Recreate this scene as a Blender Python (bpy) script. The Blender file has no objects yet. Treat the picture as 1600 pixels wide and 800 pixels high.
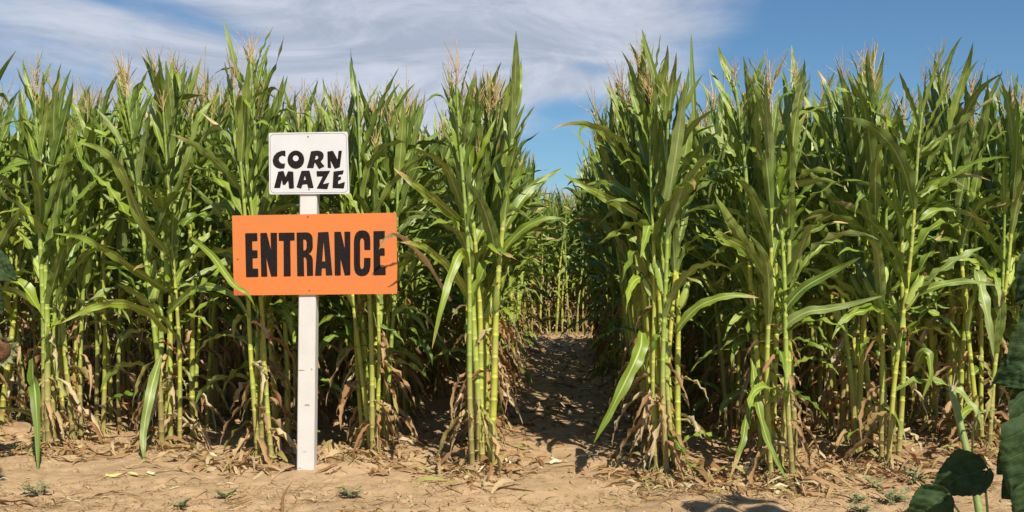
import bpy, math, random
import numpy as np
from mathutils import Vector, Matrix
from mathutils.geometry import tessellate_polygon
R = math.radians
rng = random.Random(11)
nrng = np.random.RandomState(5)
scene = bpy.context.scene
COL = scene.collection

# ------------------------------------------------------------------ camera
CAM_H = 1.5
FPX = 1555.0                      # focal length in pixels of the 1600 px wide photograph
YAW = R(2.1)                      # the corn rows run along +Y, the camera looks 2.1 degrees to their left
cam = bpy.data.cameras.new('camera'); cam_o = bpy.data.objects.new('camera', cam); COL.objects.link(cam_o)
cam.sensor_width = 36; cam.lens = 36 * FPX / 1600; cam.shift_y = 11 / 1600
cam.clip_start = 0.05; cam.clip_end = 3000
cam_o.location = (0, 0, CAM_H); cam_o.rotation_euler = (R(90), 0, YAW)
scene.camera = cam_o
FW = Vector((-math.sin(YAW), math.cos(YAW), 0)); RT = Vector((math.cos(YAW), math.sin(YAW), 0))
def P(px, py, d):
    return FW * d + RT * ((px - 800) / FPX * d) + Vector((0, 0, CAM_H + (411 - py) / FPX * d))
def G(px, py):                    # a spot on the ground
    return P(px, py, CAM_H * FPX / (py - 411))

# ------------------------------------------------------------------ light
SUN_AZ, SUN_EL = R(24), R(46)     # the sun stands behind the camera, to the right
travel = (FW * math.cos(SUN_AZ) - RT * math.sin(SUN_AZ)) * math.cos(SUN_EL) + Vector((0, 0, -math.sin(SUN_EL)))
sun = bpy.data.lights.new('sun', 'SUN'); sun.energy = 5.0; sun.angle = R(0.5); sun.color = (1.0, 0.91, 0.74)
sun_o = bpy.data.objects.new('sun', sun); COL.objects.link(sun_o)
sun_o.rotation_euler = travel.to_track_quat('-Z', 'Y').to_euler()
sun_o.location = (0, 0, 30)
scene.view_settings.view_transform = 'Standard'; scene.view_settings.look = 'None'
scene.view_settings.exposure = 0.33; scene.view_settings.gamma = 1.0
try:
    scene.cycles.max_bounces = 8; scene.cycles.transmission_bounces = 6; scene.cycles.diffuse_bounces = 2
except Exception: pass

# ------------------------------------------------------------------ node helper
class NT:
    def __init__(s, tree): s.t = tree; s.n = tree.nodes; s.l = tree.links
    def add(s, typ, **kw):
        n = s.n.new(typ)
        for k, v in kw.items():
            if k.startswith('i_'):
                key = k[2:]
                n.inputs[int(key) if key.isdigit() else key].default_value = v
            else: setattr(n, k, v)
        return n
    def link(s, a, b): s.l.new(a, b)
    def set(s, inp, v):
        if isinstance(v, bpy.types.NodeSocket): s.l.new(v, inp)
        else: inp.default_value = v
    def math(s, op, a, b=0.0, c=None, clamp=False):
        n = s.n.new('ShaderNodeMath'); n.operation = op; n.use_clamp = clamp
        s.set(n.inputs[0], a); s.set(n.inputs[1], b)
        if c is not None: s.set(n.inputs[2], c)
        return n.outputs[0]
    def mix(s, f, a, b, blend='MIX'):
        n = s.n.new('ShaderNodeMix'); n.data_type = 'RGBA'; n.blend_type = blend
        s.set(n.inputs[0], f)
        for i, v in ((6, a), (7, b)):
            if not isinstance(v, bpy.types.NodeSocket): v = (*v, 1.0) if len(v) == 3 else v
            s.set(n.inputs[i], v)
        return n.outputs[2]
    def smooth(s, x, lo, hi, a=0.0, b=1.0):
        n = s.n.new('ShaderNodeMapRange'); n.interpolation_type = 'SMOOTHSTEP'
        s.set(n.inputs[0], x); s.set(n.inputs[1], lo); s.set(n.inputs[2], hi)
        s.set(n.inputs[3], a); s.set(n.inputs[4], b)
        return n.outputs[0]
    def noise(s, vec, scale, detail=4, rough=0.55, dist=0.0):
        n = s.n.new('ShaderNodeTexNoise'); n.inputs['Scale'].default_value = scale
        n.inputs['Detail'].default_value = detail; n.inputs['Roughness'].default_value = rough
        n.inputs['Distortion'].default_value = dist
        if vec is not None: s.link(vec, n.inputs['Vector'])
        return n.outputs[0]
    def mapping(s, vec, scale=(1, 1, 1), loc=(0, 0, 0), rot=(0, 0, 0)):
        n = s.n.new('ShaderNodeMapping'); s.link(vec, n.inputs[0])
        n.inputs['Scale'].default_value = scale; n.inputs['Location'].default_value = loc; n.inputs['Rotation'].default_value = rot
        return n.outputs[0]

# ------------------------------------------------------------------ sky
w = bpy.data.worlds.new('World'); scene.world = w; w.use_nodes = True
T = NT(w.node_tree); T.n.clear()
sky = T.add('ShaderNodeTexSky', sky_type='NISHITA'); sky.sun_disc = False
sky.sun_elevation = SUN_EL; sky.sun_rotation = math.pi - SUN_AZ + 0.0 - YAW
sky.air_density = 1.0; sky.dust_density = 0.35; sky.ozone_density = 2.2
bg = T.add('ShaderNodeBackground'); out = T.add('ShaderNodeOutputWorld')
tc = T.add('ShaderNodeTexCoord'); sep = T.add('ShaderNodeSeparateXYZ')
rotm = T.mapping(tc.outputs['Generated'], rot=(0, 0, -YAW)); T.link(rotm, sep.inputs[0])
az = T.math('ARCTAN2', sep.outputs[0], sep.outputs[1]); el = T.math('ARCSINE', sep.outputs[2])
def blob(px, py, sx, sy, amp, tilt=0.0):
    a0 = math.atan((px - 800) / FPX); e0 = math.atan((411 - py) / FPX)
    da = T.math('SUBTRACT', az, a0); de = T.math('SUBTRACT', el, e0)
    if tilt: de = T.math('SUBTRACT', de, T.math('MULTIPLY', da, tilt))
    q = T.math('ADD', T.math('POWER', T.math('DIVIDE', da, sx / FPX), 2), T.math('POWER', T.math('DIVIDE', de, sy / FPX), 2))
    return T.math('MULTIPLY', T.math('EXPONENT', T.math('MULTIPLY', q, -1.0)), amp)
cv = T.mapping(rotm, scale=(1.0, 1.0, 3.2), loc=(3.1, 1.7, 0.4))
n1 = T.noise(cv, 2.6, 7, 0.55, 0.35); n2 = T.noise(T.mapping(rotm, scale=(1.0, 1.0, 3.0), rot=(0, .2, 0)), 7.0, 9, 0.66, 1.1)
val = T.math('ADD', T.math('MULTIPLY', n1, 0.9), T.math('MULTIPLY', n2, 0.42))
for b in ((480, 70, 620, 160, 0.36), (800, 30, 400, 140, 0.42, 0.14), (640, 150, 300, 90, 0.2), (1010, 130, 80, 40, 0.12), (120, 80, 220, 60, 0.1),
          (1620, -60, 440, 420, -0.6), (1270, 140, 150, 60, -0.25), (925, 108, 55, 14, -0.30, -0.1), (880, 172, 80, 22, -0.30, 0.1), (860, 250, 90, 50, -0.35),
          (330, 55, 180, 24, -0.30, -0.25), (70, 2, 90, 12, -0.25, -0.3), (-200, 300, 300, 200, -0.2)):
    val = T.math('ADD', val, blob(*b))
cloud = T.smooth(val, 0.64, 1.10)
cloud = T.math('MULTIPLY', cloud, T.smooth(el, -0.02, 0.08))
skyc = T.mix(1.0, sky.outputs[0], (0.74, 1.03, 1.22), 'MULTIPLY')
shade = T.smooth(T.noise(T.mapping(rotm, scale=(1.2, 1.2, 5.0), rot=(0, .16, 0)), 3.4, 9, 0.66, 1.0), 0.36, 0.64)
cc = T.mix(shade, (5.6, 6.2, 7.6), (8.6, 9.0, 10.2))
final = T.mix(T.math('MULTIPLY', cloud, 0.88), skyc, cc)
T.link(final, bg.inputs[0]); bg.inputs[1].default_value = 0.062
T.link(bg.outputs[0], out.inputs[0])

# ------------------------------------------------------------------ materials
def new_mat(name):
    m = bpy.data.materials.new(name); m.use_nodes = True
    t = NT(m.node_tree); bs = m.node_tree.nodes['Principled BSDF']; return m, t, bs
def rand_info(t):
    oi = t.add('ShaderNodeObjectInfo'); ge = t.add('ShaderNodeNewGeometry')
    return t.math('FRACT', t.math('ADD', oi.outputs['Random'], ge.outputs['Random Per Island']))
def bump(t, bs, h, strength, dist=0.002):
    b = t.add('ShaderNodeBump'); b.inputs['Strength'].default_value = strength; b.inputs['Distance'].default_value = dist
    t.link(h, b.inputs['Height']); t.link(b.outputs[0], bs.inputs['Normal'])

def mat_leaf():
    m, t, bs = new_mat('corn_leaf')
    uv = t.add('ShaderNodeUVMap'); s = t.add('ShaderNodeSeparateXYZ'); t.link(uv.outputs[0], s.inputs[0])
    r = rand_info(t)
    u, v = s.outputs[0], s.outputs[1]
    off = t.math('ABSOLUTE', t.math('SUBTRACT', u, 0.5))
    rib = t.math('MULTIPLY', t.smooth(off, 0.075, 0.03), t.smooth(v, 1.0, 0.5))
    base = t.mix(r, (0.045, 0.115, 0.005), (0.235, 0.315, 0.020))
    r2 = t.math('FRACT', t.math('MULTIPLY', r, 7.31))
    base = t.mix(t.smooth(r2, 0.72, 1.0), base, (0.21, 0.27, 0.085))
    comb = t.add('ShaderNodeCombineXYZ'); t.link(u, comb.inputs[0]); t.link(v, comb.inputs[1]); t.link(t.math('MULTIPLY', r, 37.0), comb.inputs[2])
    mp = t.mapping(comb.outputs[0], scale=(26, 1.2, 1)); streak = t.noise(mp, 1.0, 3, 0.6)
    mot = t.noise(t.mapping(comb.outputs[0], scale=(2.5, 9, 1)), 1.0, 4, 0.6)
    base = t.mix(t.smooth(streak, 0.3, 0.75, 0, 0.55), base, (0.25, 0.32, 0.05))
    base = t.mix(t.smooth(mot, 0.5, 0.8, 0, 0.5), base, (0.06, 0.12, 0.012))
    base = t.mix(t.math('MULTIPLY', rib, 0.9), base, (0.46, 0.52, 0.20))
    # sere tips and margins on some leaves
    tipn = t.math('ADD', v, t.math('MULTIPLY', t.math('SUBTRACT', mot, 0.5), 0.35))
    tipn = t.math('ADD', tipn, t.math('MULTIPLY', off, 0.12))
    thr = t.smooth(r2, 0.35, 0.0, 1.06, 0.80)
    base = t.mix(t.smooth(tipn, thr, t.math('ADD', thr, 0.06)), base, (0.42, 0.30, 0.12))
    ge = t.add('ShaderNodeNewGeometry')       # the underside of a maize leaf is paler and duller
    base = t.mix(t.math('MULTIPLY', t.math('SUBTRACT', 1.0, ge.outputs['Backfacing']), 0.25), base, (0.20, 0.26, 0.10))
    t.link(base, bs.inputs['Base Color'])
    bs.inputs['Roughness'].default_value = 0.42; bs.inputs['IOR'].default_value = 1.5; bs.inputs['Specular IOR Level'].default_value = 0.6
    bump(t, bs, t.math('ADD', streak, t.math('MULTIPLY', rib, -0.8)), 0.45, 0.003)
    tr = t.add('ShaderNodeBsdfTranslucent'); t.link(t.mix(0.5, base, (0.26, 0.40, 0.03)), tr.inputs[0])
    ms = t.add('ShaderNodeMixShader'); ms.inputs[0].default_value = 0.10
    t.link(bs.outputs[0], ms.inputs[1]); t.link(tr.outputs[0], ms.inputs[2])
    t.link(ms.outputs[0], m.node_tree.nodes['Material Output'].inputs[0]); return m
def mat_dry():
    m, t, bs = new_mat('dry_leaf')
    r = rand_info(t); uv = t.add('ShaderNodeUVMap')
    s = t.noise(t.mapping(uv.outputs[0], scale=(14, 2, 1)), 1.0, 4, 0.65)
    b = t.mix(r, (0.52, 0.36, 0.18), (0.27, 0.125, 0.045))
    r2 = t.math('FRACT', t.math('MULTIPLY', r, 5.77))
    b = t.mix(t.smooth(r2, 0.6, 1.0), b, (0.60, 0.50, 0.30))
    b = t.mix(t.smooth(r2, 0.18, 0.0), b, (0.36, 0.36, 0.10))
    b = t.mix(t.smooth(s, 0.45, 0.8, 0, 0.6), b, (0.17, 0.09, 0.04))
    t.link(b, bs.inputs['Base Color']); bs.inputs['Roughness'].default_value = 0.7
    bump(t, bs, s, 0.5, 0.004)
    tr = t.add('ShaderNodeBsdfTranslucent'); t.link(b, tr.inputs[0])
    ms = t.add('ShaderNodeMixShader'); ms.inputs[0].default_value = 0.2
    t.link(bs.outputs[0], ms.inputs[1]); t.link(tr.outputs[0], ms.inputs[2])
    t.link(ms.outputs[0], m.node_tree.nodes['Material Output'].inputs[0]); return m
def mat_stalk():
    # UV: x = place within the internode, y = height in metres
    m, t, bs = new_mat('corn_stalk')
    uv = t.add('ShaderNodeUVMap'); s = t.add('ShaderNodeSeparateXYZ'); t.link(uv.outputs[0], s.inputs[0])
    r = rand_info(t); tcn = t.add('ShaderNodeTexCoord')
    n = t.noise(t.mapping(tcn.outputs['Object'], scale=(60, 60, 6)), 1.0, 4, 0.6)
    base = t.mix(t.smooth(r, 0.2, 0.9), (0.60, 0.58, 0.06), (0.36, 0.46, 0.06))
    base = t.mix(t.smooth(s.outputs[1], 1.3, 2.3), base, (0.20, 0.29, 0.055))
    base = t.mix(t.smooth(n, 0.35, 0.75, 0, 0.4), base, (0.22, 0.31, 0.05))
    cz = t.add('ShaderNodeCombineXYZ'); t.link(t.math('MULTIPLY', s.outputs[1], 5.3), cz.inputs[0]); t.link(t.math('MULTIPLY', r, 91.0), cz.inputs[1])
    patch = t.noise(cz.outputs[0], 1.0, 2, 0.5)
    base = t.mix(t.smooth(patch, 0.5, 0.64, 0, 0.5), base, (0.26, 0.35, 0.10))
    base = t.mix(t.smooth(patch, 0.42, 0.30, 0, 0.5), base, (0.46, 0.38, 0.17))
    blot = t.noise(tcn.outputs['Object'], 55, 4, 0.7)
    base = t.mix(t.smooth(blot, 0.6, 0.72, 0, 0.5), base, (0.20, 0.12, 0.05))
    hb = t.math('ADD', s.outputs[1], t.math('MULTIPLY', t.math('SUBTRACT', n, 0.5), 0.5))
    hb = t.math('SUBTRACT', hb, t.math('MULTIPLY', t.math('SUBTRACT', r, 0.5), 0.5))
    base = t.mix(t.smooth(hb, 0.58, 0.28, 0, 0.75), base, (0.42, 0.27, 0.12))
    base = t.mix(t.smooth(hb, 0.30, 0.02, 0, 0.7), base, (0.24, 0.11, 0.055))
    base = t.mix(t.math('MULTIPLY', t.smooth(s.outputs[0], 0.86, 0.80), 0.38), base, (0.24, 0.33, 0.085))
    base = t.mix(t.smooth(s.outputs[0], 0.06, 0.0, 0, 0.4), base, (0.15, 0.12, 0.03))
    t.link(base, bs.inputs['Base Color']); bs.inputs['Roughness'].default_value = 0.6
    bump(t, bs, n, 0.3, 0.002); return m
def mat_simple(name, c1, c2, scale=20, rough=0.7, bumpS=0.3, spec=None, detail=5):
    m, t, bs = new_mat(name); tcn = t.add('ShaderNodeTexCoord'); r = rand_info(t)
    n = t.noise(tcn.outputs['Object'], scale, detail, 0.6)
    f = t.math('ADD', t.math('MULTIPLY', r, 0.4), t.math('MULTIPLY', t.smooth(n, 0.3, 0.7), 0.6))
    t.link(t.mix(f, c1, c2), bs.inputs['Base Color']); bs.inputs['Roughness'].default_value = rough
    if bumpS: bump(t, bs, n, bumpS, 0.004)
    return m
M_LEAF, M_DRY, M_STALK = mat_leaf(), mat_dry(), mat_stalk()
M_TASSEL = mat_simple('corn_tassel', (0.60, 0.48, 0.20), (0.42, 0.28, 0.12), 30, 0.75, 0)
M_HUSK = mat_simple('ear_husk', (0.42, 0.50, 0.10), (0.30, 0.40, 0.09), 40, 0.5, 0.3)
M_SILK = mat_simple('corn_silk', (0.16, 0.07, 0.03), (0.30, 0.14, 0.05), 60, 0.8, 0.2)
M_BUSH = mat_simple('weed_green', (0.14, 0.18, 0.07), (0.26, 0.28, 0.14), 30, 0.65, 0.2)
M_STEM = mat_simple('sunflower_stem', (0.17, 0.25, 0.06), (0.27, 0.34, 0.11), 50, 0.6, 0.6)
M_SEED = mat_simple('sunflower_seeds', (0.05, 0.025, 0.015), (0.30, 0.15, 0.07), 90, 0.8, 1.0)
M_METAL = mat_simple('screw_metal', (0.05, 0.045, 0.04), (0.10, 0.08, 0.06), 80, 0.5, 0.1)
M_LETTER = mat_simple('black_paint', (0.005, 0.004, 0.005), (0.020, 0.016, 0.016), 60, 0.8, 0.15); M_LETTER.node_tree.nodes['Principled BSDF'].inputs['IOR'].default_value = 1.25
M_LINE = mat_simple('sign_border_line', (0.13, 0.12, 0.15), (0.2, 0.19, 0.22), 30, 0.6, 0)

def mat_sunleaf():
    m, t, bs = new_mat('sunflower_leaf')
    uv = t.add('ShaderNodeUVMap'); s = t.add('ShaderNodeSeparateXYZ'); t.link(uv.outputs[0], s.inputs[0])
    u, v = s.outputs[0], s.outputs[1]
    off = t.math('ABSOLUTE', u)
    rib = t.smooth(off, 0.035, 0.012)
    ph = t.math('FRACT', t.math('MULTIPLY', t.math('SUBTRACT', v, t.math('MULTIPLY', off, 0.55)), 6.0))
    vein = t.smooth(t.math('ABSOLUTE', t.math('SUBTRACT', ph, 0.5)), 0.07, 0.02)
    tcn = t.add('ShaderNodeTexCoord'); n = t.noise(tcn.outputs['Object'], 26, 5, 0.6)
    vv = t.math('MAXIMUM', rib, t.math('MULTIPLY', vein, 0.6))
    c = t.mix(t.smooth(n, 0.3, 0.7), (0.018, 0.045, 0.014), (0.05, 0.085, 0.030))
    c = t.mix(t.math('MULTIPLY', vv, 0.35), c, (0.15, 0.21, 0.09))
    t.link(c, bs.inputs['Base Color']); bs.inputs['Roughness'].default_value = 0.7; bs.inputs['IOR'].default_value = 1.3
    bump(t, bs, t.math('ADD', t.math('MULTIPLY', vv, -1.0), t.math('MULTIPLY', n, 0.8)), 0.6, 0.006)
    tr = t.add('ShaderNodeBsdfTranslucent'); t.link(t.mix(0.5, c, (0.16, 0.26, 0.03)), tr.inputs[0])
    ms = t.add('ShaderNodeMixShader'); ms.inputs[0].default_value = 0.15
    t.link(bs.outputs[0], ms.inputs[1]); t.link(tr.outputs[0], ms.inputs[2])
    t.link(ms.outputs[0], m.node_tree.nodes['Material Output'].inputs[0]); return m
M_SUNLEAF = mat_sunleaf()

def mat_ground():
    m, t, bs = new_mat('dry_earth'); tcn = t.add('ShaderNodeTexCoord'); o = tcn.outputs['Object']
    big = t.noise(o, 0.9, 5, 0.6); mid = t.noise(o, 7, 6, 0.65, 0.3); fine = t.noise(o, 60, 6, 0.7); grit = t.noise(o, 240, 3, 0.7)
    c = t.mix(t.smooth(big, 0.3, 0.7), (0.53, 0.36, 0.20), (0.38, 0.25, 0.135))
    c = t.mix(t.smooth(mid, 0.42, 0.7, 0, 0.6), c, (0.62, 0.44, 0.265))
    c = t.mix(t.smooth(fine, 0.5, 0.72, 0, 0.5), c, (0.33, 0.20, 0.11))
    c = t.mix(t.smooth(grit, 0.6, 0.75, 0, 0.4), c, (0.64, 0.48, 0.33))
    vo = t.add('ShaderNodeTexVoronoi', feature='DISTANCE_TO_EDGE'); vo.inputs['Scale'].default_value = 9.0
    wob = t.add('ShaderNodeVectorMath', operation='ADD'); t.link(o, wob.inputs[0])
    nz = t.add('ShaderNodeTexNoise'); nz.inputs['Scale'].default_value = 6; t.link(o, nz.inputs['Vector'])
    sc = t.add('ShaderNodeVectorMath', operation='SCALE'); t.link(nz.outputs['Color'], sc.inputs[0]); sc.inputs['Scale'].default_value = 0.25
    t.link(sc.outputs[0], wob.inputs[1]); t.link(wob.outputs[0], vo.inputs['Vector'])
    crackmask = t.smooth(t.noise(o, 1.7, 3), 0.5, 0.62)
    crack = t.math('MULTIPLY', t.smooth(vo.outputs['Distance'], 0.035, 0.0), crackmask)
    c = t.mix(t.math('MULTIPLY', crack, 0.55), c, (0.22, 0.13, 0.07))
    t.link(c, bs.inputs['Base Color']); bs.inputs['Roughness'].default_value = 0.92
    h = t.math('ADD', t.math('MULTIPLY', mid, 1.0), t.math('MULTIPLY', fine, 0.45)); h = t.math('ADD', h, t.math('MULTIPLY', grit, 0.15))
    h = t.math('SUBTRACT', h, t.math('MULTIPLY', crack, 0.5))
    bump(t, bs, h, 0.8, 0.02); return m
M_GROUND = mat_ground()

def mat_paint(name, base, dirt, stain, amt, rough=0.5, streak=(1, 1, 1)):
    m, t, bs = new_mat(name); tcn = t.add('ShaderNodeTexCoord'); o = tcn.outputs['Object']
    a = t.noise(o, 4, 5, 0.6); b = t.noise(t.mapping(o, scale=streak), 30, 5, 0.65); c3 = t.noise(o, 95, 3, 0.6)
    c = t.mix(t.smooth(a, 0.35, 0.7, 0, 0.5), base, dirt)
    c = t.mix(t.smooth(b, 0.58, 0.78, 0, amt), c, dirt)
    c = t.mix(t.smooth(c3, 0.70, 0.76, 0, 0.5), c, stain)
    t.link(c, bs.inputs['Base Color']); bs.inputs['Roughness'].default_value = rough
    bump(t, bs, b, 0.15, 0.002); return m
M_ORANGE = mat_paint('orange_paint', (0.62, 0.175, 0.036), (0.50, 0.165, 0.055), (0.42, 0.12, 0.03), 0.55, 0.5)
M_PLATE = mat_paint('white_sign_paint', (0.58, 0.59, 0.62), (0.50, 0.50, 0.51), (0.55, 0.5, 0.44), 0.35, 0.55)
M_POST = mat_paint('white_post_paint', (0.60, 0.59, 0.58), (0.50, 0.47, 0.44), (0.45, 0.36, 0.28), 0.4, 0.55, (1, 1, 0.12))
M_SCRAPE = mat_simple('bare_wood_scrape', (0.22, 0.15, 0.10), (0.5, 0.36, 0.26), 120, 0.8, 0.3)

# ------------------------------------------------------------------ object helpers
def tag(o, label=None, cat=None, group=None, kind=None):
    if label: o['label'] = label
    if cat: o['category'] = cat
    if group: o['group'] = group
    if kind: o['kind'] = kind
    return o
def empty(name, loc=(0, 0, 0), rz=0.0, **kw):
    o = bpy.data.objects.new(name, None); COL.objects.link(o); o.location = loc; o.rotation_euler = (0, 0, rz)
    o.empty_display_size = 0.1; return tag(o, **kw)
def mesh_np(name, V, F, UV=None, mats=(), smooth=True, midx=None):
    """V (n,3); F (m,4) quads, or a list of polygons; UV (n,2) per vertex"""
    me = bpy.data.meshes.new(name); V = np.asarray(V, dtype=np.float32)
    if isinstance(F, np.ndarray):
        k = F.shape[1]; me.vertices.add(len(V)); me.vertices.foreach_set('co', V.ravel())
        me.loops.add(F.size); me.loops.foreach_set('vertex_index', F.astype(np.int32).ravel())
        me.polygons.add(len(F)); me.polygons.foreach_set('loop_start', np.arange(0, F.size, k, dtype=np.int32))
        me.update(calc_edges=True)
    else: me.from_pydata(V.tolist(), [], F)
    if UV is not None:
        l = me.uv_layers.new(name='UVMap'); li = np.zeros(len(me.loops), dtype=np.int32); me.loops.foreach_get('vertex_index', li)
        l.data.foreach_set('uv', np.asarray(UV, dtype=np.float32)[li].ravel())
    for m in mats: me.materials.append(m)
    if midx is not None: me.polygons.foreach_set('material_index', np.asarray(midx, dtype=np.int32))
    me.polygons.foreach_set('use_smooth', np.full(len(me.polygons), smooth)); me.update(); return me
def link(name, me, parent=None, mat=None, loc=None):
    o = bpy.data.objects.new(name, me); COL.objects.link(o)
    if parent is not None: o.parent = parent
    if mat is not None: me.materials.append(mat)
    if loc is not None: o.location = loc
    return o
def tube(pts, radii, sides=8, caps=True, uvs=None):
    pts = [Vector(p) for p in pts]; n = len(pts); V = []; UV = []
    ref = Vector((0, 0, 1)) if abs((pts[-1] - pts[0]).normalized().z) < 0.8 else Vector((1, 0, 0))
    for i, p in enumerate(pts):
        tg = (pts[min(i + 1, n - 1)] - pts[max(i - 1, 0)]).normalized()
        a = tg.cross(ref).normalized(); b = tg.cross(a)
        for k in range(sides):
            ang = 2 * math.pi * k / sides
            V.append(p + (a * math.cos(ang) + b * math.sin(ang)) * radii[i]); UV.append(uvs[i] if uvs else (k / sides, i / (n - 1)))
    F = [[i * sides + k, i * sides + (k + 1) % sides, (i + 1) * sides + (k + 1) % sides, (i + 1) * sides + k] for i in range(n - 1) for k in range(sides)]
    return np.array([tuple(v) for v in V]), np.array(F), np.array(UV)
def join(parts):
    V = []; F = []; UV = []; o = 0
    for v, f, u in parts: V.append(v); F.append(f + o); UV.append(u); o += len(v)
    return np.vstack(V), np.vstack(F), np.vstack(UV)
def vnoise(x, y, s, seed=0):
    x = np.asarray(x) * s; y = np.asarray(y) * s; xi = np.floor(x).astype(int); yi = np.floor(y).astype(int)
    fx = x - xi; fy = y - yi; fx = fx * fx * (3 - 2 * fx); fy = fy * fy * (3 - 2 * fy)
    def h(a, b):
        q = (a * 374761393 + b * 668265263 + seed * 1442695041) & 0xffffffff
        q = ((q ^ (q >> 13)) * 1274126177) & 0xffffffff; return ((q ^ (q >> 16)) & 0xffff) / 65535.0
    return (h(xi, yi) * (1 - fx) + h(xi + 1, yi) * fx) * (1 - fy) + (h(xi, yi + 1) * (1 - fx) + h(xi + 1, yi + 1) * fx) * fy

# ------------------------------------------------------------------ the field plan
# each row: x offset, where it starts (metres from the camera)
ROWS = [(-7.4, 8.6), (-6.55, 8.4), (-5.7, 8.2), (-4.85, 8.0), (-4.02, 7.9), (-3.15, 8.0), (-2.22, 7.5), (-1.42, 7.68), (-0.56, 7.25),
        (0.885, 7.13), (1.66, 7.0), (2.50, 7.35), (3.42, 7.9), (4.2, 7.7), (5.0, 7.8), (5.8, 7.8), (6.6, 8.0)]
rowx = np.array([r[0] for r in ROWS])
def ground_h(x, y):
    x = np.asarray(x, dtype=float); y = np.asarray(y, dtype=float)
    near = np.clip(1 - (np.abs(y - 9) - 14) / 20, 0, 1)
    h = (vnoise(x, y, 0.5, 1) - .5) * 0.05 + (vnoise(x, y, 1.9, 2) - .5) * 0.035 + (vnoise(x, y, 5.5, 3) - .5) * 0.024
    path = np.exp(-((x - 0.15) / 0.5) ** 2) * (y < 20)
    rough = 1 - 0.75 * path
    h = h + ((vnoise(x, y, 12, 4) - .5) * 0.022 + (vnoise(x, y, 27, 5) - .5) * 0.011) * rough
    inrow = np.clip((y - 6.9) / 0.8, 0, 1)
    dr = np.min(np.abs(x[..., None] - rowx), axis=-1)
    h = h + 0.035 * np.exp(-(dr / 0.14) ** 2) * inrow
    h = h - 0.02 * path - 0.012 * np.clip(vnoise(x, y * .7, 3.3, 9) - .62, 0, 1) * 4 * (y < 8)
    m = G(502, 712); h = h + 0.085 * np.exp(-(((x - m.x - .02) / 0.085) ** 2 + ((y - m.y - .25) / 0.11) ** 2))
    q_ = G(477, 736); h = h + 0.022 * np.exp(-((x - q_.x) ** 2 + (y - q_.y - .06) ** 2) / .016)
    h = h + 0.02 * np.exp(-((y - 5.75 - 0.1 * np.sin(x * 1.3)) / 0.12) ** 2)
    return h * near
def gh(x, y): return float(ground_h(np.array([x]), np.array([y]))[0])
def axis(lo, hi, step, far_lo, far_hi, g=1.25):
    a = list(np.arange(lo, hi, step)); s = step; v = lo; pre = []
    while v > far_lo: s *= g; v -= s; pre.append(v)
    s = step; v = a[-1]; post = []
    while v < far_hi: s *= g; v += s; post.append(v)
    return np.array(pre[::-1] + a + post)
gx = axis(-4.6, 4.6, 0.03, -900, 900); gy = np.concatenate([axis(4.6, 9.2, 0.028, -300, 9.3)[:-1], np.arange(9.3, 21.5, 0.08), axis(21.6, 22, 0.1, 21.6, 1500)])
gy = np.unique(np.round(gy, 4))
X, Y = np.meshgrid(gx, gy); Z = ground_h(X, Y); nx, ny = len(gx), len(gy)
idx = np.arange(nx * ny).reshape(ny, nx)
F = np.stack([idx[:-1, :-1], idx[:-1, 1:], idx[1:, 1:], idx[1:, :-1]], -1).reshape(-1, 4)
gm = mesh_np('ground', np.stack([X, Y, Z], -1).reshape(-1, 3), F, None, [M_GROUND])
tag(link('ground', gm), kind='structure')

# ------------------------------------------------------------------ leaf blades
def blade(pts, side, W, nac=4, fold0=0.5, fold1=0.12, wave=0.12, freq=5.0, seed=0, uvflip=False):
    """a maize leaf blade along pts with side vectors, W = full width"""
    rr = np.random.RandomState(seed % 100000); n = len(pts); pts = np.array([tuple(p) for p in pts]); side = np.array([tuple(s) for s in side])
    t = np.linspace(0, 1, n); tg = np.gradient(pts, axis=0); tg /= np.linalg.norm(tg, axis=1)[:, None] + 1e-9
    side = side - tg * np.sum(side * tg, 1)[:, None]; side /= np.linalg.norm(side, axis=1)[:, None] + 1e-9
    nrm = np.cross(tg, side)
    w = W / 2 * (0.5 + 0.5 * np.clip(t / .22, 0, 1)) * np.clip(1 - np.clip((t - .28) / .72, 0, 1) ** 1.7, 0.0, 1) ** 0.9
    w = np.maximum(w, W * 0.012)
    ph = rr.rand(2) * 6.28; fr = freq * (0.8 + 0.4 * rr.rand(2)); V = []; UV = []
    us = np.linspace(-1, 1, nac + 1)
    for a in us:
        k = 0 if a < 0 else 1
        fold = fold0 + (fold1 - fold0) * np.clip(t * 1.6, 0, 1)
        wv = wave * W * np.sin(t * fr[k] * 6.28 + ph[k]) * abs(a) ** 1.5 * np.clip(t * 5, 0, 1) * np.clip((1 - t) * 3, 0, 1)
        V.append(pts + side * (w * a)[:, None] + nrm * (w * abs(a) * fold + wv)[:, None])
        UV.append(np.stack([np.full(n, (a + 1) / 2), t], -1))
    V = np.stack(V, 1).reshape(-1, 3); UV = np.stack(UV, 1).reshape(-1, 2); c = nac + 1
    i = np.arange(n * c).reshape(n, c)
    F = np.stack([i[:-1, :-1], i[:-1, 1:], i[1:, 1:], i[1:, :-1]], -1).reshape(-1, 4)
    return V, F, UV
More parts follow.
